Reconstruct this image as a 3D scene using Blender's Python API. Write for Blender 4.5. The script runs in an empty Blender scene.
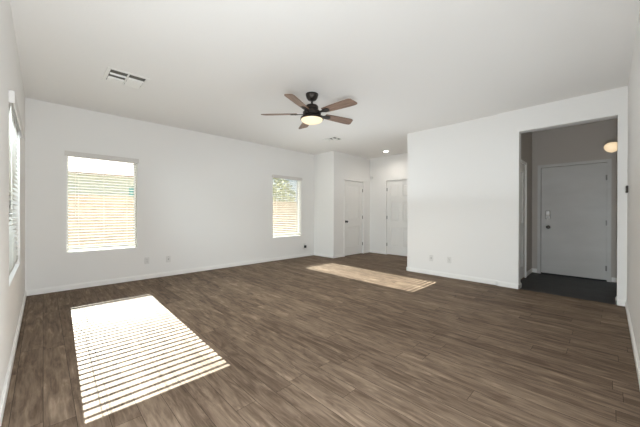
import bpy, bmesh, math, random
from mathutils import Vector, Matrix
random.seed(7)
S = bpy.context.scene
COL = S.collection
PI = math.pi

# ------------------------------------------------------------------ camera
CAM_H = 1.1694
YAW, PITCH, ROLL, FPX = 45.5956, -0.174, 0.103, 282.86
ya, pt, ro = (math.radians(v) for v in (YAW, PITCH, ROLL))
Fv = Vector((math.cos(ya)*math.cos(pt), math.sin(ya)*math.cos(pt), math.sin(pt)))
Rv = Vector((math.sin(ya), -math.cos(ya), 0))
Uv = Rv.cross(Fv)
R2 = math.cos(ro)*Rv + math.sin(ro)*Uv
U2 = -math.sin(ro)*Rv + math.cos(ro)*Uv
cam_data = bpy.data.cameras.new('camera')
cam = bpy.data.objects.new('camera', cam_data)
COL.objects.link(cam)
cam_data.sensor_width = 36.0
cam_data.lens = FPX/640*36.0
cam_data.clip_start = 0.02
cam_data.clip_end = 300
M = Matrix.Identity(4)
for i in range(3):
    M[i][0], M[i][1], M[i][2] = R2[i], U2[i], -Fv[i]
M[2][3] = CAM_H
cam.matrix_world = M
S.camera = cam

# ------------------------------------------------------------------ world, sun, exposure
EXPOSURE = 2.72
SKY, SUN = 0.13, 6.6
S.view_settings.view_transform = 'Standard'
S.view_settings.look = 'None'
S.view_settings.exposure = EXPOSURE
S.view_settings.gamma = 1
S.view_settings.use_curve_mapping = False
S.cycles.max_bounces = 16
S.cycles.diffuse_bounces = 10
S.cycles.glossy_bounces = 4
S.cycles.transparent_max_bounces = 16
S.cycles.sample_clamp_indirect = 0.6
S.cycles.use_adaptive_sampling = False
S.cycles.caustics_reflective = False
S.cycles.caustics_refractive = False

w = bpy.data.worlds.new('sky')
S.world = w
w.use_nodes = True
nt = w.node_tree
bg = nt.nodes['Background']
# hazy bright sky: pale at the horizon, soft blue overhead
tc = nt.nodes.new('ShaderNodeTexCoord')
sp = nt.nodes.new('ShaderNodeSeparateXYZ')
rp = nt.nodes.new('ShaderNodeValToRGB')
rp.color_ramp.elements[0].position = 0.0
rp.color_ramp.elements[0].color = (0.93, 0.97, 0.97, 1)
rp.color_ramp.elements[1].position = 0.8
rp.color_ramp.elements[1].color = (0.50, 0.70, 0.95, 1)
nt.links.new(tc.outputs['Generated'], sp.inputs[0])
nt.links.new(sp.outputs['Z'], rp.inputs['Fac'])
nt.links.new(rp.outputs['Color'], bg.inputs[0])
bg.inputs[1].default_value = SKY

sd = bpy.data.lights.new('sun', 'SUN')
sd.energy = SUN
sd.angle = math.radians(0.12)
sd.color = (1.0, 0.96, 0.89)
so = bpy.data.objects.new('sun', sd)
COL.objects.link(so)
so.location = (1, 12, 8)
so.rotation_euler = Vector((-0.029, -1.0, -0.535)).to_track_quat('-Z', 'Y').to_euler()


def area_light(name, loc, direction, sx, sy, watts, col=(1, 1, 1)):
    d = bpy.data.lights.new(name, 'AREA')
    d.shape = 'RECTANGLE'
    d.size, d.size_y = sx, sy
    d.energy = watts
    d.color = col
    o = bpy.data.objects.new(name, d)
    COL.objects.link(o)
    o.location = loc
    o.rotation_euler = Vector(direction).to_track_quat('-Z', 'Y').to_euler()
    return o


COOL = (0.87, 0.95, 1.0)
# open sky falling on the side window
area_light('side_window_daylight', (-1.0, 3.73, 2.3), (1, 0, -0.7), 1.9, 1.9, 60, COOL)
# added unseen fill lamps: an upright strip in the corner behind the camera,
# a low one bounced off the window wall, and broad ones in mid-room aimed up at the ceiling
area_light('corner_fill', (-0.08, -0.08, 0.75), (1, 1, 0), 0.15, 0.4, 12.5, COOL)
area_light('low_fill', (0.75, 0.9, 0.13), (-1, 0, 0.45), 1.0, 0.2, 5.0, COOL)
area_light('broad_fill', (2.3, 3.0, 1.35), (0, 0, 1), 4.0, 3.8, 1.3, COOL)
area_light('partition_fill', (3.6, 1.3, 1.35), (0, 0, 1), 2.2, 1.6, 1.2, COOL)
area_light('hall_fill', (4.0, 3.4, 1.35), (0, 0, 1), 1.8, 2.2, 1.6, COOL)


def portal(loc, direction, sx, sy):
    d = bpy.data.lights.new('window_daylight', 'AREA')
    d.shape = 'RECTANGLE'
    d.size, d.size_y = sx, sy
    d.cycles.is_portal = True
    o = bpy.data.objects.new('window_daylight', d)
    COL.objects.link(o)
    o.location = loc
    o.rotation_euler = Vector(direction).to_track_quat('-Z', 'Y').to_euler()


# ------------------------------------------------------------------ helpers
class MB:
    def __init__(self):
        self.bm = bmesh.new()

    def box(self, x0, x1, y0, y1, z0, z1, mat=None):
        x0, x1 = min(x0, x1), max(x0, x1)
        y0, y1 = min(y0, y1), max(y0, y1)
        z0, z1 = min(z0, z1), max(z0, z1)
        v = [self.bm.verts.new(p) for p in ((x0, y0, z0), (x1, y0, z0), (x1, y1, z0), (x0, y1, z0),
                                             (x0, y0, z1), (x1, y0, z1), (x1, y1, z1), (x0, y1, z1))]
        if mat is not None:
            for q in v:
                q.co = mat @ q.co
        for f in ((3, 2, 1, 0), (4, 5, 6, 7), (0, 1, 5, 4), (1, 2, 6, 5), (2, 3, 7, 6), (3, 0, 4, 7)):
            self.bm.faces.new([v[i] for i in f])
        return self

    def lathe(self, prof, n=32, axis='Z', mat=None):
        """prof: list of (radius, height); closed by caps where radius is 0"""
        rings = []
        for r, z in prof:
            if r < 1e-6:
                rings.append([self.bm.verts.new((0, 0, z))])
            else:
                rings.append([self.bm.verts.new((r*math.cos(2*PI*k/n), r*math.sin(2*PI*k/n), z)) for k in range(n)])
        for a, b in zip(rings, rings[1:]):
            for k in range(n):
                k2 = (k+1) % n
                if len(a) == 1 and len(b) == 1:
                    continue
                if len(a) == 1:
                    self.bm.faces.new((a[0], b[k2], b[k]))
                elif len(b) == 1:
                    self.bm.faces.new((a[k], a[k2], b[0]))
                else:
                    self.bm.faces.new((a[k], a[k2], b[k2], b[k]))
        for ring in rings:
            for q in ring:
                c = q.co.copy()
                if axis == 'X':
                    c = Vector((c.z, c.x, c.y))
                elif axis == 'Y':
                    c = Vector((c.x, c.z, -c.y))
                if mat is not None:
                    c = mat @ c
                q.co = c
        return self

    def prism(self, pts, h0, h1, mat=None):
        a = [self.bm.verts.new((x, y, h0)) for x, y in pts]
        b = [self.bm.verts.new((x, y, h1)) for x, y in pts]
        n = len(pts)
        self.bm.faces.new(list(reversed(a)))
        self.bm.faces.new(b)
        for k in range(n):
            self.bm.faces.new((a[k], a[(k+1) % n], b[(k+1) % n], b[k]))
        if mat is not None:
            for q in a+b:
                q.co = mat @ q.co
        return self

    def tube(self, p, q, r, n=10):
        p, q = Vector(p), Vector(q)
        d = q-p
        m = Matrix.Translation(p) @ d.to_track_quat('Z', 'Y').to_matrix().to_4x4()
        return self.lathe([(0, 0), (r, 0), (r, d.length), (0, d.length)], n, mat=m)

    def build(self, name, mat, parent=None, loc=None, smooth=False, bevel=0):
        bm = self.bm
        bmesh.ops.recalc_face_normals(bm, faces=bm.faces)
        me = bpy.data.meshes.new(name)
        bm.to_mesh(me)
        bm.free()
        me.materials.append(mat)
        if smooth:
            for p in me.polygons:
                p.use_smooth = True
            me.set_sharp_from_angle(angle=math.radians(38))
        o = bpy.data.objects.new(name, me)
        COL.objects.link(o)
        if parent is not None:
            o.parent = parent
        if loc is not None:
            o.location = loc
        if bevel:
            b = o.modifiers.new('bevel', 'BEVEL')
            b.width = bevel
            b.segments = 2
            b.limit_method = 'ANGLE'
            b.angle_limit = math.radians(40)
        return o


def empty(name, loc, rz=0.0):
    o = bpy.data.objects.new(name, None)
    o.empty_display_size = 0.1
    COL.objects.link(o)
    o.location = loc
    o.rotation_euler = (0, 0, rz)
    return o


def tag(o, label=None, cat=None, group=None, kind=None):
    if label:
        o['label'] = label
    if cat:
        o['category'] = cat
    if group:
        o['group'] = group
    if kind:
        o['kind'] = kind
    return o


def struct(o, label=None):
    return tag(o, label, None, None, 'structure')


def copy_tree(o, parent=None):
    c = o.copy()
    COL.objects.link(c)
    c.parent = parent
    for ch in list(o.children):
        copy_tree(ch, c)
    return c


# ------------------------------------------------------------------ materials
def mat(name, color, rough=0.5, metal=0.0, spec=0.5, bump=None, emit=None, trans=0.0):
    m = bpy.data.materials.new(name)
    m.use_nodes = True
    n = m.node_tree.nodes
    b = n['Principled BSDF']
    b.inputs['Base Color'].default_value = (*color, 1)
    b.inputs['Roughness'].default_value = rough
    b.inputs['Metallic'].default_value = metal
    b.inputs['Specular IOR Level'].default_value = spec
    if emit:
        b.inputs['Emission Color'].default_value = (*emit[0], 1)
        b.inputs['Emission Strength'].default_value = emit[1]
    if bump:
        scale, strength, dist = bump
        tc = n.new('ShaderNodeTexCoord')
        no = n.new('ShaderNodeTexNoise')
        no.inputs['Scale'].default_value = scale
        no.inputs['Detail'].default_value = 3
        bp = n.new('ShaderNodeBump')
        bp.inputs['Strength'].default_value = strength
        bp.inputs['Distance'].default_value = dist
        L = m.node_tree.links.new
        L(tc.outputs['Object'], no.inputs['Vector'])
        L(no.outputs['Fac'], bp.inputs['Height'])
        L(bp.outputs['Normal'], b.inputs['Normal'])
    return m


def noisy(name, c1, c2, scale, rough=0.8, stretch=(1, 1, 1), bump=0.0, detail=5):
    m = mat(name, c1, rough)
    n = m.node_tree.nodes
    L = m.node_tree.links.new
    b = n['Principled BSDF']
    tc = n.new('ShaderNodeTexCoord')
    mp = n.new('ShaderNodeMapping')
    mp.inputs['Scale'].default_value = stretch
    no = n.new('ShaderNodeTexNoise')
    no.inputs['Scale'].default_value = scale
    no.inputs['Detail'].default_value = detail
    cr = n.new('ShaderNodeValToRGB')
    cr.color_ramp.elements[0].position = 0.35
    cr.color_ramp.elements[1].position = 0.65
    cr.color_ramp.elements[0].color = (*c1, 1)
    cr.color_ramp.elements[1].color = (*c2, 1)
    L(tc.outputs['Object'], mp.inputs['Vector'])
    L(mp.outputs['Vector'], no.inputs['Vector'])
    L(no.outputs['Fac'], cr.inputs['Fac'])
    L(cr.outputs['Color'], b.inputs['Base Color'])
    if bump:
        bp = n.new('ShaderNodeBump')
        bp.inputs['Strength'].default_value = 0.6
        bp.inputs['Distance'].default_value = bump
        L(no.outputs['Fac'], bp.inputs['Height'])
        L(bp.outputs['Normal'], b.inputs['Normal'])
    return m


def plank_floor(name, ramp, row, length, rough, seam, streak):
    """planks running along the world Y axis"""
    m = mat(name, (0.2, 0.15, 0.1), rough, spec=0.15)
    n = m.node_tree.nodes
    L = m.node_tree.links.new
    b = n['Principled BSDF']
    tc = n.new('ShaderNodeTexCoord')
    sx = n.new('ShaderNodeSeparateXYZ')
    L(tc.outputs['Object'], sx.inputs[0])
    # every row of planks starts at its own random place
    def mth(op, a, k):
        q = n.new('ShaderNodeMath')
        q.operation = op
        L(a, q.inputs[0])
        if k is not None:
            q.inputs[1].default_value = k
        return q.outputs[0]
    rowi = mth('FLOOR', mth('DIVIDE', sx.outputs['X'], row), None)
    wn = n.new('ShaderNodeTexWhiteNoise')
    wn.noise_dimensions = '1D'
    L(rowi, wn.inputs['W'])
    sh = n.new('ShaderNodeMath')
    sh.operation = 'MULTIPLY_ADD'
    L(wn.outputs['Value'], sh.inputs[0])
    sh.inputs[1].default_value = length*7.3
    L(sx.outputs['Y'], sh.inputs[2])
    cx = n.new('ShaderNodeCombineXYZ')
    L(sh.outputs[0], cx.inputs['X'])
    L(sx.outputs['X'], cx.inputs['Y'])
    br = n.new('ShaderNodeTexBrick')
    br.offset = 0.0
    br.offset_frequency = 2
    br.squash = 1.0
    br.inputs['Color1'].default_value = (0, 0, 0, 1)
    br.inputs['Color2'].default_value = (1, 1, 1, 1)
    br.inputs['Mortar'].default_value = (0.5, 0.5, 0.5, 1)
    br.inputs['Scale'].default_value = 1.0
    br.inputs['Brick Width'].default_value = length
    br.inputs['Row Height'].default_value = row
    br.inputs['Mortar Size'].default_value = seam
    br.inputs['Mortar Smooth'].default_value = 0.2
    L(cx.outputs[0], br.inputs['Vector'])
    rnd = n.new('ShaderNodeSeparateColor')
    L(br.outputs['Color'], rnd.inputs[0])
    wv = n.new('ShaderNodeMath')
    wv.operation = 'MULTIPLY'
    wv.inputs[1].default_value = 37.0
    L(rnd.outputs[0], wv.inputs[0])

    def grain(scale, stretch, detail, dist, rgh=0.6):
        mp = n.new('ShaderNodeMapping')
        mp.inputs['Scale'].default_value = stretch
        L(tc.outputs['Object'], mp.inputs['Vector'])
        no = n.new('ShaderNodeTexNoise')
        no.noise_dimensions = '4D'
        no.inputs['Scale'].default_value = scale
        no.inputs['Detail'].default_value = detail
        no.inputs['Roughness'].default_value = rgh
        no.inputs['Distortion'].default_value = dist
        L(mp.outputs['Vector'], no.inputs['Vector'])
        L(wv.outputs[0], no.inputs['W'])
        return no
    g1 = grain(1.0, (15, 2.6, 1), 6, 1.4)
    g2 = grain(1.0, (55, 3.5, 1), 4, 0.4, 0.7)

    def madd(a, k, c):
        x = n.new('ShaderNodeMath')
        x.operation = 'MULTIPLY_ADD'
        L(a, x.inputs[0])
        x.inputs[1].default_value = k
        if hasattr(c, 'is_output'):
            L(c, x.inputs[2])
        else:
            x.inputs[2].default_value = c
        return x.outputs[0]
    v = madd(g1.outputs['Fac'], 0.95*streak, 0.5-0.5*(0.95+0.55)*streak-0.5*0.2)
    v = madd(g2.outputs['Fac'], 0.55*streak, v)
    v = madd(rnd.outputs[0], 0.2, v)
    cr = n.new('ShaderNodeValToRGB')
    e = cr.color_ramp.elements
    while len(e) < len(ramp):
        e.new(0.5)
    for el, (p, c) in zip(e, ramp):
        el.position = p
        el.color = (*c, 1)
    L(v, cr.inputs['Fac'])
    mx = n.new('ShaderNodeMix')
    mx.data_type = 'RGBA'
    mx.inputs[7].default_value = (*[q*0.45 for q in ramp[0][1]], 1)
    L(br.outputs['Fac'], mx.inputs[0])
    L(cr.outputs['Color'], mx.inputs[6])
    L(mx.outputs[2], b.inputs['Base Color'])
    rr = madd(g1.outputs['Fac'], 0.18, rough-0.09)
    L(rr, b.inputs['Roughness'])
    bp = n.new('ShaderNodeBump')
    bp.inputs['Strength'].default_value = 0.25
    bp.inputs['Distance'].default_value = 0.0015
    L(g2.outputs['Fac'], bp.inputs['Height'])
    L(bp.outputs['Normal'], b.inputs['Normal'])
    return m


def glass_mat():
    m = bpy.data.materials.new('window_glass')
    m.use_nodes = True
    n = m.node_tree.nodes
    L = m.node_tree.links.new
    n.remove(n['Principled BSDF'])
    t = n.new('ShaderNodeBsdfTransparent')
    t.inputs[0].default_value = (0.93, 0.96, 0.95, 1)
    g = n.new('ShaderNodeBsdfGlossy')
    g.inputs['Roughness'].default_value = 0.02
    f = n.new('ShaderNodeFresnel')
    f.inputs[0].default_value = 1.45
    mx = n.new('ShaderNodeMixShader')
    L(f.outputs[0], mx.inputs[0])
    L(t.outputs[0], mx.inputs[1])
    L(g.outputs[0], mx.inputs[2])
    L(mx.outputs[0], n['Material Output'].inputs[0])
    return m


WALL = mat('wall_paint', (0.80, 0.79, 0.775), 0.75, spec=0.25, bump=(90, 0.25, 0.002))
CEIL = mat('ceiling_paint', (0.80, 0.785, 0.765), 0.85, spec=0.2, bump=(45, 0.35, 0.003))
TRIM = mat('white_trim_paint', (0.84, 0.83, 0.81), 0.4, spec=0.4)
DOORW = mat('white_door_paint', (0.80, 0.79, 0.77), 0.45, spec=0.4)
ENTRYDIM = mat('dimmed_entry_greige', (0.50, 0.46, 0.42), 0.75, spec=0.25, bump=(90, 0.25, 0.002))  # greige, with the dimness of the entry put into the wall colour
ENTRYDOORDIM = noisy('dimmed_entry_door_paint', (0.55, 0.54, 0.52), (0.59, 0.58, 0.56), 1.6, 0.45, (1, 1, 3))  # white door and casing darkened to carry the shade of the entry
FLOOR = plank_floor('wood_plank_floor',
                    [(0.0, (0.034, 0.021, 0.013)), (0.36, (0.115, 0.080, 0.055)), (0.62, (0.19, 0.139, 0.099)), (1.0, (0.37, 0.285, 0.21))],
                    0.135, 1.22, 0.70, 0.0012, 1.45)
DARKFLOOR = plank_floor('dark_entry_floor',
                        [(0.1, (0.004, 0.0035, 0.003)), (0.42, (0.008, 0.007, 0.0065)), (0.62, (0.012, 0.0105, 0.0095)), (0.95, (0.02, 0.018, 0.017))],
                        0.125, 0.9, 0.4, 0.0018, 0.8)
GLASS = glass_mat()
VINYL = mat('white_vinyl', (0.82, 0.82, 0.80), 0.4)
SLAT = mat('blind_slat_white', (0.58, 0.57, 0.54), 0.8, spec=0.0)
VALANCE = mat('blind_valance_white', (0.64, 0.615, 0.59), 0.5)
CORD = mat('blind_cord', (0.8, 0.79, 0.74), 0.8)
BRONZE = mat('dark_bronze', (0.035, 0.028, 0.024), 0.4, metal=0.6)
BLADE = noisy('fan_blade_wood', (0.15, 0.085, 0.055), (0.25, 0.15, 0.10), 7, 0.45, (0.6, 9, 1))
BOWL = mat("warm_frosted_glass", (0.9, 0.8, 0.62), 0.4, emit=((1.0, 0.68, 0.36), 0.10))
SCONCE_GLASS = mat("sconce_glass", (0.9, 0.8, 0.65), 0.4, emit=((1.0, 0.74, 0.44), 0.10))
LENS = mat('downlight_lens', (0.9, 0.9, 0.85), 0.4, emit=((1.0, 0.93, 0.82), 3.0))
METALW = mat('vent_white_metal', (0.78, 0.77, 0.74), 0.45)
VENTDARK = mat('vent_inside', (0.12, 0.115, 0.10), 0.8)
PLASTIC = mat('white_plastic', (0.70, 0.69, 0.67), 0.35)
SLOT = mat('dark_slot', (0.05, 0.05, 0.05), 0.5)
BLACKP = mat('black_plastic', (0.015, 0.015, 0.015), 0.35)
STEEL = mat('satin_nickel', (0.28, 0.27, 0.255), 0.4, metal=0.9)
HINGE = mat('hinge_metal', (0.22, 0.21, 0.20), 0.4, metal=0.7)
KEYPAD = mat('keypad_face', (0.85, 0.85, 0.84), 0.3)
RUBBER = mat('dark_sweep_rubber', (0.02, 0.02, 0.02), 0.7)
BLOCK = noisy('tan_block_wall', (0.36, 0.28, 0.205), (0.42, 0.335, 0.25), 6, 0.9)
GRAVEL = noisy('tan_gravel', (0.42, 0.34, 0.26), (0.62, 0.53, 0.43), 40, 0.95, bump=0.01)
STUCCO = noisy('pale_stucco', (0.50, 0.57, 0.53), (0.57, 0.63, 0.59), 8, 0.9)
ROOFT = noisy('brown_roof_tile', (0.30, 0.17, 0.11), (0.38, 0.24, 0.16), 6, 0.8)
TEAL = mat('teal_shutter', (0.12, 0.36, 0.38), 0.5)
LEAF = noisy('tree_leaves', (0.22, 0.24, 0.13), (0.36, 0.36, 0.22), 9, 0.8)
BARK = noisy('tree_bark', (0.14, 0.10, 0.07), (0.22, 0.17, 0.12), 12, 0.9)

# ------------------------------------------------------------------ room shell
H = 2.757
XL, YB, YR = -0.177, 5.663, -0.161
XP, XJ = 5.238, 5.207          # partition face, and the face of its thicker part round the entry
YJ = 1.244                     # where the partition steps out
XB, YH, XH = 5.32, 4.932, 6.892
YPE = 2.838                    # end of the partition
XE, YA = 6.888, 1.06           # entry wall, left wall of the entry
OPY0, OPY1, OPZ = -0.076, 0.966, 2.416


def wall(name, axis, t0, t1, a0, a1, z0=0.0, z1=H, openings=(), m=WALL):
    """axis 'x': the wall runs along x and is t0..t1 thick in y; axis 'y' the other way"""
    us = sorted({a0, a1, *[q for o in openings for q in o[:2]]})
    zs = sorted({z0, z1, *[q for o in openings for q in o[2:]]})
    mb = MB()
    bm = mb.bm
    verts = {}

    def V(u, t, z):
        k = (round(u, 5), round(t, 5), round(z, 5))
        if k not in verts:
            verts[k] = bm.verts.new((u, t, z) if axis == 'x' else (t, u, z))
        return verts[k]

    def solid(i, j):
        if i < 0 or j < 0 or i >= len(us)-1 or j >= len(zs)-1:
            return False
        u, z = (us[i]+us[i+1])/2, (zs[j]+zs[j+1])/2
        return not any(o[0] < u < o[1] and o[2] < z < o[3] for o in openings)
    for i in range(len(us)-1):
        for j in range(len(zs)-1):
            if not solid(i, j):
                continue
            ua, ub, za, zb = us[i], us[i+1], zs[j], zs[j+1]
            for t in (t0, t1):
                bm.faces.new((V(ua, t, za), V(ub, t, za), V(ub, t, zb), V(ua, t, zb)))
            if not solid(i-1, j):
                bm.faces.new((V(ua, t0, za), V(ua, t1, za), V(ua, t1, zb), V(ua, t0, zb)))
            if not solid(i+1, j):
                bm.faces.new((V(ub, t0, za), V(ub, t1, za), V(ub, t1, zb), V(ub, t0, zb)))
            if not solid(i, j-1):
                bm.faces.new((V(ua, t0, za), V(ub, t0, za), V(ub, t1, za), V(ua, t1, za)))
            if not solid(i, j+1):
                bm.faces.new((V(ua, t0, zb), V(ub, t0, zb), V(ub, t1, zb), V(ua, t1, zb)))
    return struct(mb.build(name, m))


W1 = (0.250, 1.156, 0.572, 2.060)
W2 = (3.952, 4.852, 0.572, 2.060)
W3 = (3.06, 4.40, 0.62, 2.03)
D1 = (5.745, 6.560, 0.0, 2.045)
D2 = (3.520, 4.370, 0.0, 2.060)
D3 = (0.019, 0.921, 0.0, 2.042)
D4 = (5.50, 6.23, 0.0, 2.03)

struct(MB().box(-0.4, XP-0.002, -0.4, 5.82, -0.15, 0).build('floor', FLOOR), 'brown wood plank floor of the empty living room')
struct(MB().box(XP-0.002, 7.6, 1.06, 5.82, -0.15, 0).build('floor_hall', FLOOR))
struct(MB().box(XP-0.002, 7.1, -0.4, 1.06, -0.15, -0.001).build('floor_entry', DARKFLOOR), 'dark floor of the entry alcove by the front door')
struct(MB().box(-0.4, 7.6, -0.4, 5.9, H, H+0.15).build('ceiling', CEIL))
wall('wall_back', 'x', YB, YB+0.15, XL-0.15, XB+0.0, openings=(W1, W2))
wall('wall_left', 'y', XL-0.15, XL, YR-0.15, YB, openings=(W3,))
wall('wall_right', 'x', YR-0.15, YR, XL-0.0, 7.04)
wall('wall_closet_side', 'y', XB, XB+0.12, YH, YB+0.15)
wall('wall_closet_front', 'x', YH, YH+0.12, XB+0.12, XH+0.12, openings=(D1,))
wall('wall_closet_back', 'x', YB, YB+0.15, XB+0.12, XH+0.12)
wall('wall_closet_end', 'y', XH, XH+0.12, YH+0.12, YB)
wall('wall_hall_back', 'y', XH+0.5, XH+0.6, YPE-0.12, YH)
wall('wall_hall_end', 'y', XH, XH+0.12, YPE-0.12, YH, openings=(D2,))
wall('wall_partition', 'y', XP, XP+0.12, YJ, YPE)
wall('wall_hall_near', 'x', YPE-0.12, YPE, XP+0.12, XH)
wall('wall_entry_opening', 'y', XJ, XJ+0.15, YR, YJ, openings=((OPY0, OPY1, 0.0, OPZ),))
wall('wall_entry_left', 'x', YA, YA+0.12, XJ+0.15, XE, openings=(D4,), m=ENTRYDIM)
wall('wall_entry_right', 'x', YR, YR+0.04, XJ+0.15, XE, m=ENTRYDIM)
wall('wall_entry_end', 'y', XE, XE+0.15, YR, YA+0.12, openings=(D3,), m=ENTRYDIM)

# baseboards
BH, BT = 0.082, 0.014


def baseboard(name, *runs):
    mb = MB()
    for axis, face, sgn, a0, a1 in runs:
        prof = ((0, BH), (BT*0.55, BH), (BT, BH-0.012))
        t1, t2 = face+sgn*BT*0.5, face+sgn*BT
        if axis == 'x':
            mb.box(a0, a1, face, t2, 0.007, BH-0.014)
            mb.box(a0, a1, face, t1, BH-0.014, BH)
        else:
            mb.box(face, t2, a0, a1, 0.007, BH-0.014)
            mb.box(face, t1, a0, a1, BH-0.014, BH)
    return struct(mb.build(name, TRIM))


baseboard('baseboard_back', ('x', YB, -1, XL, XB))
baseboard('baseboard_left', ('y', XL, 1, YR, YB))
baseboard('baseboard_right', ('x', YR, 1, XL, XJ))
baseboard('baseboard_closet', ('y', XB, -1, YH-BT, YB), ('x', YH, -1, XB-BT, D1[0]-0.03), ('x', YH, -1, D1[1]+0.03, XH))
baseboard('baseboard_hall', ('y', XH, -1, D2[1]+0.03, YH), ('y', XH, -1, YPE, D2[0]-0.03), ('x', YPE, 1, XP-BT, XH))
baseboard('baseboard_partition', ('y', XP, -1, YJ, YPE+BT))
baseboard('baseboard_entry_opening', ('y', XJ, -1, OPY1-BT, YJ+BT), ('x', YJ, 1, XJ-BT, XP), ('x', OPY1, -1, XJ-BT, XJ+0.15),
          ('y', XJ, -1, YR, OPY0+BT), ('x', OPY0, 1, XJ-BT, XJ+0.15))
baseboard('baseboard_entry', ('x', YA, -1, D4[1]+0.055, XE), ('x', YA, -1, XJ+0.15, D4[0]-0.055), ('y', XE, -1, D3[1]+0.055, YA), ('y', XE, -1, YR+0.04, D3[0]-0.055))

# ------------------------------------------------------------------ windows (local: u along the wall, v outwards, z up)


def window(name, label, op, origin, rz, width, depth=0.15):
    """origin: left lower corner of the opening on the room face; local +x along the wall, +y outwards"""
    z0, z1 = op[2], op[3]
    t = struct(empty(name, origin, rz), label)
    h = z1-z0
    f = MB()
    y0, y1 = 0.095, 0.145
    f.box(0, 0.024, y0, y1, 0, h).box(width-0.024, width, y0, y1, 0, h)
    f.box(0.024, width-0.024, y0, y1, 0, 0.035).box(0.024, width-0.024, y0, y1, h-0.035, h)
    f.build('window_frame', VINYL, t)
    MB().box(0.024, width-0.024, 0.119, 0.123, 0.035, h-0.035).build('window_pane', GLASS, t)
    return t


def blind(label, origin, rz, width, h, val_h, tilt, group, bottom_gap=0.012, val_out=0.024, over=0.020, pitch=0.0445, inset=0.012, wand=0.10):
    """the same local frame as the window; slats hang inside the opening"""
    t = tag(empty('window_blind', origin, rz), label, 'blind', group)
    yc = 0.036
    v = MB()
    v.box(-over, width+over, -val_out, -val_out+0.008, h-val_h+0.02, h+0.022)
    v.box(-over, -over+0.008, -val_out+0.008, -0.0005, h-val_h+0.02, h+0.022)
    v.box(width+over-0.008, width+over, -val_out+0.008, -0.0005, h-val_h+0.02, h+0.022)
    v.build('valance', VALANCE, t)
    MB().box(inset, width-inset, 0.012, 0.06, h-0.045, h-0.002).build('head_rail', VALANCE, t)
    s = MB()
    top = h-0.075
    n = int((top-bottom_gap-0.03)/pitch)+1
    for k in range(n):
        z = top-k*pitch
        m = Matrix.Translation((0, yc, z)) @ Matrix.Rotation(math.radians(tilt), 4, 'X')
        # a gently crowned slat: three strips across
        ys = (-0.025, -0.009, 0.009, 0.025)
        cz = (0.0, 0.0018, 0.0018, 0.0)
        vs = []
        for x in (inset, width-inset):
            vs.append([[s.bm.verts.new(m @ Vector((x, yy, c+dz))) for yy, c in zip(ys, cz)] for dz in (0.0, 0.0026)])
        for lay in (0, 1):
            for q in range(3):
                s.bm.faces.new((vs[0][lay][q], vs[0][lay][q+1], vs[1][lay][q+1], vs[1][lay][q]))
        for q in (0, 3):
            s.bm.faces.new((vs[0][0][q], vs[1][0][q], vs[1][1][q], vs[0][1][q]))
        for e in (0, 1):
            for q in range(3):
                s.bm.faces.new((vs[e][0][q], vs[e][0][q+1], vs[e][1][q+1], vs[e][1][q]))
    s.build('slats', SLAT, t)
    zb = top-n*pitch+0.012
    MB().box(inset, width-inset, yc-0.024, yc+0.024, zb-0.009, zb+0.009).build('bottom_rail', SLAT, t, bevel=0.003)
    nc = 3 if width < 1.1 else 4
    for k in range(nc):
        x = inset+0.13+(width-2*inset-0.26)*k/(nc-1)
        for yy in (yc-0.026, yc+0.026):
            MB().box(x-0.0009, x+0.0009, yy-0.0006, yy+0.0006, zb, h-0.045).build('ladder_cord', CORD, t)
    MB().tube((wand, -0.006, h-0.06), (wand, -0.010, h-0.95), 0.0025, 8).build('tilt_wand', CORD, t, smooth=True)
    return t


GB = 'white slatted window blinds'
window('window_1', 'left window in the long back wall', W1, (W1[0], YB, W1[2]), 0, W1[1]-W1[0])
window('window_2', 'small far window at the right end of the back wall', W2, (W2[0], YB, W2[2]), 0, W2[1]-W2[0])
window('window_3', 'window in the left side wall', W3, (XL, W3[0], W3[2]), PI/2, W3[1]-W3[0])
blind('white slatted blind on the back wall window above the pair of outlets', (W1[0], YB, W1[2]), 0, W1[1]-W1[0], W1[3]-W1[2], 0.065, 16, GB)
blind('white slatted blind on the far small window beside the closet corner', (W2[0], YB, W2[2]), 0, W2[1]-W2[0], W2[3]-W2[2], 0.065, 9, GB)
blind('white slatted blind on the side wall window seen almost edge-on', (XL, W3[0], W3[2]), PI/2, W3[1]-W3[0], W3[3]-W3[2], 0.085, 10, GB, val_out=0.030, bottom_gap=0.03)
portal((W1[0]+0.45, YB+0.16, (W1[2]+W1[3])/2), (0, -1, 0), 0.9, 1.48)
portal((W2[0]+0.45, YB+0.16, (W2[2]+W2[3])/2), (0, -1, 0), 0.9, 1.48)
portal((XL-0.16, (W3[0]+W3[1])/2, (W3[2]+W3[3])/2), (1, 0, 0), 1.34, 1.40)

# ------------------------------------------------------------------ doors (local: x along the wall, y into the wall, z up; room side at y = 0)


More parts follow.
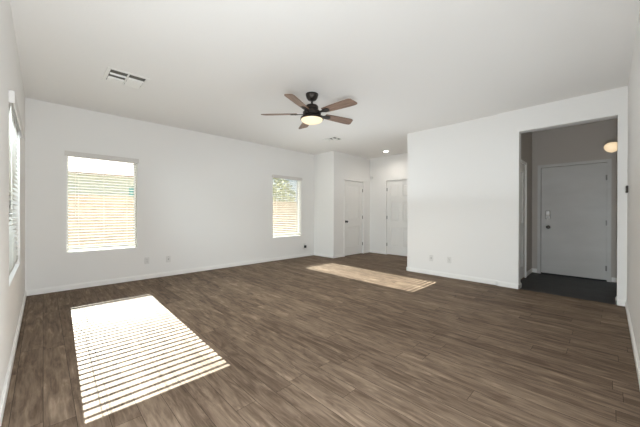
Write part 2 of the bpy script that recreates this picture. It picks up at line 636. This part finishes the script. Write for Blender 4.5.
def panel_leaf(w, h, panels, m, recess=0.022):
    mb = MB()
    mb.box(0, w, recess+0.014, recess+0.035, 0.012, h)
    us = sorted({0, w, *[q for p in panels for q in p[:2]]})
    zs = sorted({0.012, h, *[q for p in panels for q in p[2:]]})
    for i in range(len(us)-1):
        for j in range(len(zs)-1):
            u, z = (us[i]+us[i+1])/2, (zs[j]+zs[j+1])/2
            if any(p[0] < u < p[1] and p[2] < z < p[3] for p in panels):
                continue
            mb.box(us[i], us[i+1], recess, recess+0.014, zs[j], zs[j+1])
    for a, b, c, d in panels:
        e, g = 0.012, 0.045
        o = [mb.bm.verts.new(p) for p in ((a+e, recess+0.0139, c+e), (b-e, recess+0.0139, c+e), (b-e, recess+0.0139, d-e), (a+e, recess+0.0139, d-e))]
        q = [mb.bm.verts.new(p) for p in ((a+g, recess+0.003, c+g), (b-g, recess+0.003, c+g), (b-g, recess+0.003, d-g), (a+g, recess+0.003, d-g))]
        mb.bm.faces.new(q)
        for k in range(4):
            mb.bm.faces.new((o[k], o[(k+1) % 4], q[(k+1) % 4], q[k]))
    return mb


def casing(w, h, cw, out=0.014, depth=0.06):
    mb = MB()
    mb.box(-cw, 0.0, -out, 0, 0, h+cw).box(w, w+cw, -out, 0, 0, h+cw).box(0, w, -out, 0, h, h+cw)
    mb.box(-cw, -cw+0.014, -out-0.004, -out, 0, h+cw).box(w+cw-0.014, w+cw, -out-0.004, -out, 0, h+cw).box(-cw, w+cw, -out-0.004, -out, h+cw-0.014, h+cw)
    # jamb stop behind the leaf
    mb.box(0, 0.012, 0.056, 0.075, 0, h).box(w-0.012, w, 0.056, 0.075, 0, h).box(0.012, w-0.012, 0.056, 0.075, h-0.012, h)
    return mb


def hinges(t, x, zs, y=0.016):
    for z in zs:
        mb = MB()
        mb.tube((x, y-0.006, z-0.045), (x, y-0.006, z+0.045), 0.007, 10)
        mb.box(x-0.016, x+0.016, y-0.001, y+0.003, z-0.044, z+0.044)
        mb.build('hinge', HINGE, t, smooth=True)


def knob(t, x, z, m, y=0.02):
    mb = MB()
    mm = Matrix.Translation((x, y, z))
    mb.lathe([(0, 0), (0.032, 0), (0.032, -0.006), (0.012, -0.012), (0.011, -0.034), (0.024, -0.042), (0.029, -0.054), (0.024, -0.064), (0, -0.067)], 20, axis='Y', mat=mm)
    return mb.build('knob', m, t, smooth=True)


# closet door, facing -y
d = struct(empty('door_1', (D1[0], YH, 0)), 'white two-panel closet door with black knob')
dw, dh = D1[1]-D1[0], D1[3]
panel_leaf(dw-0.006, dh-0.004, [(0.12, dw-0.126, 0.99, dh-0.13), (0.12, dw-0.126, 0.22, 0.80)], DOORW).build('door_leaf', DOORW, d, loc=(0.003, 0, 0))
casing(dw, dh, 0.03).build('door_casing', TRIM, d)
hinges(d, dw-0.002, (0.28, 1.04, 1.80))
knob(d, 0.075, 0.93, BLACKP)

# hall door, facing -x : local x runs along world -y
d = struct(empty('door_2', (XH, D2[1], 0), -PI/2), 'white panelled door at the end of the hall, hinged on the left')
dw, dh = D2[1]-D2[0], D2[3]
pn = []
for a, b in ((0.11, dw/2-0.05), (dw/2+0.05, dw-0.11)):
    pn += [(a, b, 1.60, dh-0.13), (a, b, 0.92, 1.48), (a, b, 0.24, 0.78)]
panel_leaf(dw-0.006, dh-0.004, pn, DOORW).build('door_leaf', DOORW, d, loc=(0.003, 0, 0))
casing(dw, dh, 0.03).build('door_casing', TRIM, d)
hinges(d, 0.002, (0.28, 1.04, 1.82))
knob(d, dw-0.075, 0.93, BLACKP)

# front door, facing -x
d = struct(empty('door_3', (XE, D3[1], 0), -PI/2), 'plain white front door with keypad lock in the dark entry')
dw, dh = D3[1]-D3[0], D3[3]
MB().box(0.003, dw-0.003, 0.02, 0.064, 0.02, dh-0.004).build('door_leaf', ENTRYDOORDIM, d, bevel=0.002)
MB().box(0.003, dw-0.003, 0.012, 0.03, 0.0, 0.02).build('door_sweep', RUBBER, d)
MB().box(0.003, dw-0.003, 0.03, 0.07, 0.0, 0.019).build('threshold', RUBBER, d)
casing(dw, dh, 0.05).build('door_casing', ENTRYDOORDIM, d)
hinges(d, dw-0.004, (0.22, 1.00, 1.78))
k = MB().box(0.072, 0.142, -0.008, 0.02, 1.05, 1.215).build('keypad_lock', STEEL, d, bevel=0.006)
k['label'] = 'nickel keypad deadbolt with white key face'
MB().box(0.082, 0.132, -0.011, -0.0075, 1.135, 1.205).build('keypad', KEYPAD, k, bevel=0.002)
mb = MB().lathe([(0, 0), (0.012, 0), (0.011, -0.012), (0, -0.013)], 16, axis='Y', mat=Matrix.Translation((0.107, -0.007, 1.085)))
mb.build('lock_cylinder', HINGE, k, smooth=True)
knob(d, 0.112, 0.90, BRONZE)

# closet door in the entry's left wall, facing -y
d = struct(empty('door_4', (D4[0], YA, 0)), 'white door in the left wall of the entry, seen at a steep angle')
dw, dh = D4[1]-D4[0], D4[3]
panel_leaf(dw-0.006, dh-0.004, [(0.12, dw-0.126, 0.99, dh-0.13), (0.12, dw-0.126, 0.22, 0.80)], DOORW, 0.012).build('door_leaf', DOORW, d, loc=(0.003, 0, 0))
casing(dw, dh, 0.05).build('door_casing', TRIM, d)

# ------------------------------------------------------------------ ceiling fan
FX, FY = 2.577, 2.789
fan = tag(empty('ceiling_fan', (FX, FY, H)), 'dark bronze five-blade ceiling fan with lit frosted bowl light', 'ceiling fan')
MB().lathe([(0, 0), (0.082, 0), (0.084, -0.012), (0.074, -0.05), (0.056, -0.078), (0.03, -0.088), (0, -0.09)], 32).build('canopy', BRONZE, fan, smooth=True)
MB().tube((0, 0, -0.085), (0, 0, -0.155), 0.014, 14).build('downrod', BRONZE, fan, smooth=True)
MB().lathe([(0, -0.142), (0.045, -0.142), (0.075, -0.155), (0.085, -0.17), (0.085, -0.205), (0.078, -0.212), (0.105, -0.226), (0.122, -0.245),
            (0.122, -0.29), (0.10, -0.302), (0, -0.302)], 36).build('motor_housing', BRONZE, fan, smooth=True)
MB().lathe([(0, -0.300), (0.10, -0.300), (0.135, -0.306), (0.152, -0.318), (0.155, -0.338), (0.146, -0.342), (0.146, -0.320), (0, -0.318)], 40).build('light_rim', BRONZE, fan, smooth=True)
bowl = [(0.145, -0.338)]
for k in range(1, 9):
    a = k/8*PI/2
    bowl.append((0.145*math.cos(a), -0.338-0.060*math.sin(a)))
bowl[-1] = (0, -0.398)
b = MB().lathe(bowl, 40).build('light_bowl', BOWL, fan, smooth=True)
b['label'] = 'glowing warm frosted glass bowl'


def lamp(name, loc, cone, watts, col):
    d = bpy.data.lights.new(name, 'SPOT')
    d.energy = watts
    d.color = col
    d.spot_size = math.radians(cone)
    d.spot_blend = 1.0
    d.shadow_soft_size = 0.0
    o = bpy.data.objects.new(name, d)
    COL.objects.link(o)
    o.location = loc


lamp('fan_lamp', (FX, FY, H-0.41), 176, 11.0, (1.0, 0.92, 0.80))
cam_ang = math.degrees(math.atan2(Rv.y, Rv.x))
pts = [(0.20, -0.052), (0.34, -0.064), (0.56, -0.074), (0.625, -0.074), (0.655, -0.058), (0.685, 0.045), (0.675, 0.066), (0.64, 0.074), (0.56, 0.074), (0.34, 0.064), (0.20, 0.052)]
blade_src = None
for k in range(5):
    ang = math.radians(cam_ang-40+72*k)
    if blade_src is None:
        m = Matrix.Rotation(math.radians(-13), 4, 'X')
        bl = MB().prism(pts, -0.004, 0.004, mat=m).build('blade', BLADE, fan, bevel=0.002)
        iron = MB()
        iron.prism([(0.095, -0.022), (0.17, -0.016), (0.21, -0.036), (0.275, -0.034), (0.295, 0.0), (0.275, 0.034), (0.21, 0.036), (0.17, 0.016), (0.095, 0.022)], -0.012, -0.0045, mat=m)
        for q in ((0.225, -0.02), (0.225, 0.02), (0.27, 0)):
            iron.lathe([(0.006, -0.015), (0.006, -0.010)], 10, mat=m @ Matrix.Translation((q[0], q[1], 0)))
        ir = iron.build('blade_iron', BRONZE, bl)
        blade_src = bl
    else:
        bl = copy_tree(blade_src, fan)
    bl.location = (0, 0, -0.262)
    bl.rotation_euler = (0, 0, ang)

# ------------------------------------------------------------------ ceiling vents and downlight


def vent(label, cx, cy, sx, sy):
    t = tag(empty('ceiling_vent', (cx, cy, H)), label, 'air vent', 'white ceiling air vents')
    a, b = sx/2, sy/2
    f = MB()
    fr = 0.035
    z0, z1 = -0.008, 0.0
    f.box(-a, a, -b, -b+fr, z0, z1).box(-a, a, b-fr, b, z0, z1).box(-a, -a+fr, -b+fr, b-fr, z0, z1).box(a-fr, a, -b+fr, b-fr, z0, z1)
    f.box(-0.008, 0.008, -b+fr, b-fr, z0, z1)
    f.build('vent_frame', METALW, t, bevel=0.002)
    MB().box(-a+fr, a-fr, -b+fr, b-fr, -0.0012, 0.0).build('vent_core', VENTDARK, t)
    n = 3
    for col in (-1, 1):
        x0, x1 = (-a+fr+0.004, -0.010) if col < 0 else (0.010, a-fr-0.004)
        half = (b-fr)/n
        for k in range(n):
            y = -b+fr+2*half*(k+0.5)
            shut = k >= (2 if col < 0 else 1)
            m = Matrix.Translation((0, y+(0 if shut else half*0.72), -0.012 if not shut else -0.006)) @ Matrix.Rotation(math.radians(-8 if shut else -68), 4, 'X')
            hw = half*0.95 if shut else 0.011
            MB().box(x0, x1, -hw, hw, -0.0008, 0.0008, mat=m).build('louver', METALW, t)
    return t


vent('large white ceiling air vent nearest the side wall blind', 0.708, 4.03, 0.41, 0.42)
vent('small distant ceiling air vent above the closet corner, beyond the fan', 4.48, 4.17, 0.30, 0.36)
t = tag(empty('recessed_light', (6.332, 4.033, H)), 'small round lit recessed ceiling light in the hall', 'ceiling light')
MB().lathe([(0.085, 0), (0.085, -0.006), (0.062, -0.006), (0.058, 0.0)], 32).build('light_trim', PLASTIC, t, smooth=True)
MB().lathe([(0, -0.003), (0.060, -0.003), (0.060, -0.0005), (0, -0.0005)], 32).build('light_lens', LENS, t, smooth=True)

lamp('hall_lamp', (6.332, 4.033, H-0.012), 165, 3.0, (1.0, 0.93, 0.84))

# entry sconce: bowl on the right wall of the entry
t = tag(empty('wall_sconce', (6.05, YR+0.04, 2.17)), 'lit frosted bowl wall light in the entry beside the front door', 'wall light')
MB().lathe([(0, 0), (0.06, 0), (0.06, 0.012), (0.03, 0.02), (0, 0.02)], 24, axis='Y', mat=Matrix.Translation((0, 0, -0.06))).build('back_plate', BRONZE, t, smooth=True)
pr = []
for k in range(0, 10):
    a = k/9*PI/2
    pr.append((0.088*math.cos(a), -0.095*math.sin(a)))
pr[-1] = (0, -0.10)
pr = [(0, 0.055), (0.05, 0.047), (0.078, 0.024)] + pr
MB().lathe(pr, 32, mat=Matrix.Translation((0, 0.09, -0.0))).build('sconce_bowl', SCONCE_GLASS, t, smooth=True)
MB().tube((0, 0.012, -0.06), (0, 0.10, -0.09), 0.008, 10).build('sconce_arm', BRONZE, t, smooth=True)

# ------------------------------------------------------------------ wall plates (local: plate faces local -y)


def plate(label, cat, name, loc, rz, kind, group):
    t = tag(empty(name, loc, rz), label, cat, group)
    MB().box(-0.037, 0.037, -0.006, 0, -0.058, 0.058).build('cover_plate', PLASTIC, t, bevel=0.003)
    if kind == 'duplex':
        for z in (-0.02, 0.02):
            s = MB().box(-0.017, 0.017, -0.0085, -0.0062, z-0.0145, z+0.0145).build('socket', PLASTIC, t, bevel=0.001)
            q = MB()
            q.box(-0.0085, -0.0060, -0.0088, -0.0083, z-0.003, z+0.007).box(0.0060, 0.0085, -0.0088, -0.0083, z-0.003, z+0.006)
            q.lathe([(0, -0.0088), (0.0028, -0.0088), (0.0028, -0.0083)], 10, axis='Y', mat=Matrix.Translation((0, 0, z-0.009)))
            q.build('slot', SLOT, s)
    else:
        MB().lathe([(0.0, -0.006), (0.010, -0.0065), (0.010, -0.010), (0.0055, -0.010), (0.0055, -0.017), (0.0, -0.017)], 16, axis='Y').build('coax_jack', STEEL, t, smooth=True)
    MB().lathe([(0, -0.0070), (0.0032, -0.0068), (0.0034, -0.0058)], 10, axis='Y').build('screw', STEEL, t, smooth=True, loc=(0, 0, 0 if kind == 'duplex' else 0.045))
    return t


GO = 'white wall outlets and jacks near the floor'
plate('white duplex outlet on the back wall, directly right of the blind', 'outlet', 'wall_outlet', (1.303, YB, 0.325), 0, 'duplex', GO)
plate('white cable jack plate on the back wall, right of the duplex outlet', 'cable jack', 'cable_jack', (1.649, YB, 0.312), 0, 'coax', GO)
plate('white outlet on the back wall holding a black plug', 'outlet', 'wall_outlet', (4.971, YB, 0.30), 0, 'duplex', GO)
plate('white duplex outlet on the partition wall, nearer the entry', 'outlet', 'wall_outlet', (XP, 2.011, 0.321), -PI/2, 'duplex', GO)
plate('white cable jack plate on the partition wall, nearer its hall end', 'cable jack', 'cable_jack', (XP, 2.342, 0.318), -PI/2, 'coax', GO)
t = tag(empty('plug_adapter', (4.971, YB-0.0088, 0.268)), 'black plug adapter pushed into the outlet by the closet corner', 'plug')
MB().box(-0.026, 0.026, -0.045, 0, -0.034, 0.034).build('plug_body', BLACKP, t, bevel=0.006)
MB().lathe([(0, 0), (0.009, 0), (0.007, -0.018), (0, -0.018)], 12, axis='Y', mat=Matrix.Translation((0, -0.045, -0.01))).build('plug_port', BLACKP, t, smooth=True)

# thermostat on the right wall (faces +y)
t = tag(empty('thermostat', (4.98, YR, 1.455), PI), 'small dark thermostat on the right wall by the entry opening', 'thermostat')
MB().box(-0.05, 0.05, -0.022, 0, -0.042, 0.042).build('thermostat_body', BRONZE, t, bevel=0.006)
MB().box(-0.042, 0.042, -0.028, -0.0222, -0.03, 0.034).build('thermostat_face', PLASTIC, t, bevel=0.003)
# round detector high in the hall corner
t = tag(empty('door_chime', (XH, 4.875, 2.19), -PI/2), 'small round white disc high on the hall corner wall', 'wall sensor')
MB().lathe([(0, -0.03), (0.030, -0.028), (0.043, -0.018), (0.046, 0.0), (0, 0)], 28, axis='Y').build('chime_cover', PLASTIC, t, smooth=True)
MB().lathe([(0.020, -0.0305), (0.024, -0.0315), (0.028, -0.0290)], 24, axis='Y').build('chime_ring', METALW, t, smooth=True)

# ------------------------------------------------------------------ outside the windows
struct(MB().box(-40, 40, -40, 60, -0.40, -0.16).build('ground', GRAVEL))


def fence(name, label, x0, x1, y0, y1, h):
    t = tag(empty(name, ((x0+x1)/2, (y0+y1)/2, -0.16)), label, 'garden wall')
    a, b = (x1-x0)/2, (y1-y0)/2
    MB().box(-a, a, -b, b, 0, h).build('wall_body', BLOCK, t)
    MB().box(-a-0.02, a+0.02, -b-0.02, b+0.02, h, h+0.06).build('wall_cap', BLOCK, t)
    return t


fence('block_garden_wall', 'tan block garden wall outside the back windows', -8, 16, 9.6, 9.8, 1.72)
fence('block_garden_wall', 'tan block garden wall outside the side window', -4.6, -4.4, -8, 9.58, 1.72)
hs = tag(empty('neighbour_house', (1.2, 17.0, -0.16)), 'pale stucco neighbouring house beyond the garden wall', 'house')
MB().box(-5, 3.2, -2, 4, 0, 2.9).build('house_wall', STUCCO, hs)
MB().prism([(-2.5, 2.9), (4.5, 2.9), (1, 4.3)], -5.4, 3.6, mat=Matrix(((0, 0, 1, 0), (1, 0, 0, 0), (0, 1, 0, 0), (0, 0, 0, 1)))).build('house_roof', ROOFT, hs)
w_ = MB().box(1.55, 2.55, -2.03, -2.0, 1.35, 2.45).build('house_window', TEAL, hs)
MB().box(1.5, 2.6, -2.06, -2.031, 1.27, 1.35).build('house_window_sill', STUCCO, w_)


def tree(label, x, y, hgt, rad, seed):
    rnd = random.Random(seed)
    t = tag(empty('garden_tree', (x, y, -0.16)), label, 'tree', 'trees beyond the garden wall')
    MB().lathe([(0, 0), (0.13, 0), (0.09, hgt*0.5), (0.05, hgt*0.8), (0, hgt*0.8)], 12).build('trunk', BARK, t, smooth=True)
    c = MB()
    for k in range(1500):
        while True:
            p = Vector((rnd.uniform(-1, 1), rnd.uniform(-1, 1), rnd.uniform(-1, 1)))
            if p.length < 1:
                break
        p = Vector((p.x*rad, p.y*rad, hgt*0.68+p.z*rad*0.8))
        m = Matrix.Translation(p) @ Matrix.Rotation(rnd.uniform(0, 6), 4, 'Z') @ Matrix.Rotation(rnd.uniform(0, 6), 4, 'X')
        s = rnd.uniform(0.06, 0.12)
        vs = [c.bm.verts.new(m @ Vector(q)) for q in ((-s, 0, 0), (0, -s*0.45, 0.01), (s, 0, 0), (0, s*0.45, 0.01))]
        c.bm.faces.new(vs)
    c.build('crown', LEAF, t)
    return t


tree('leafy tree beyond the garden wall outside the far small window', 7.6, 11.0, 3.0, 1.2, 3)
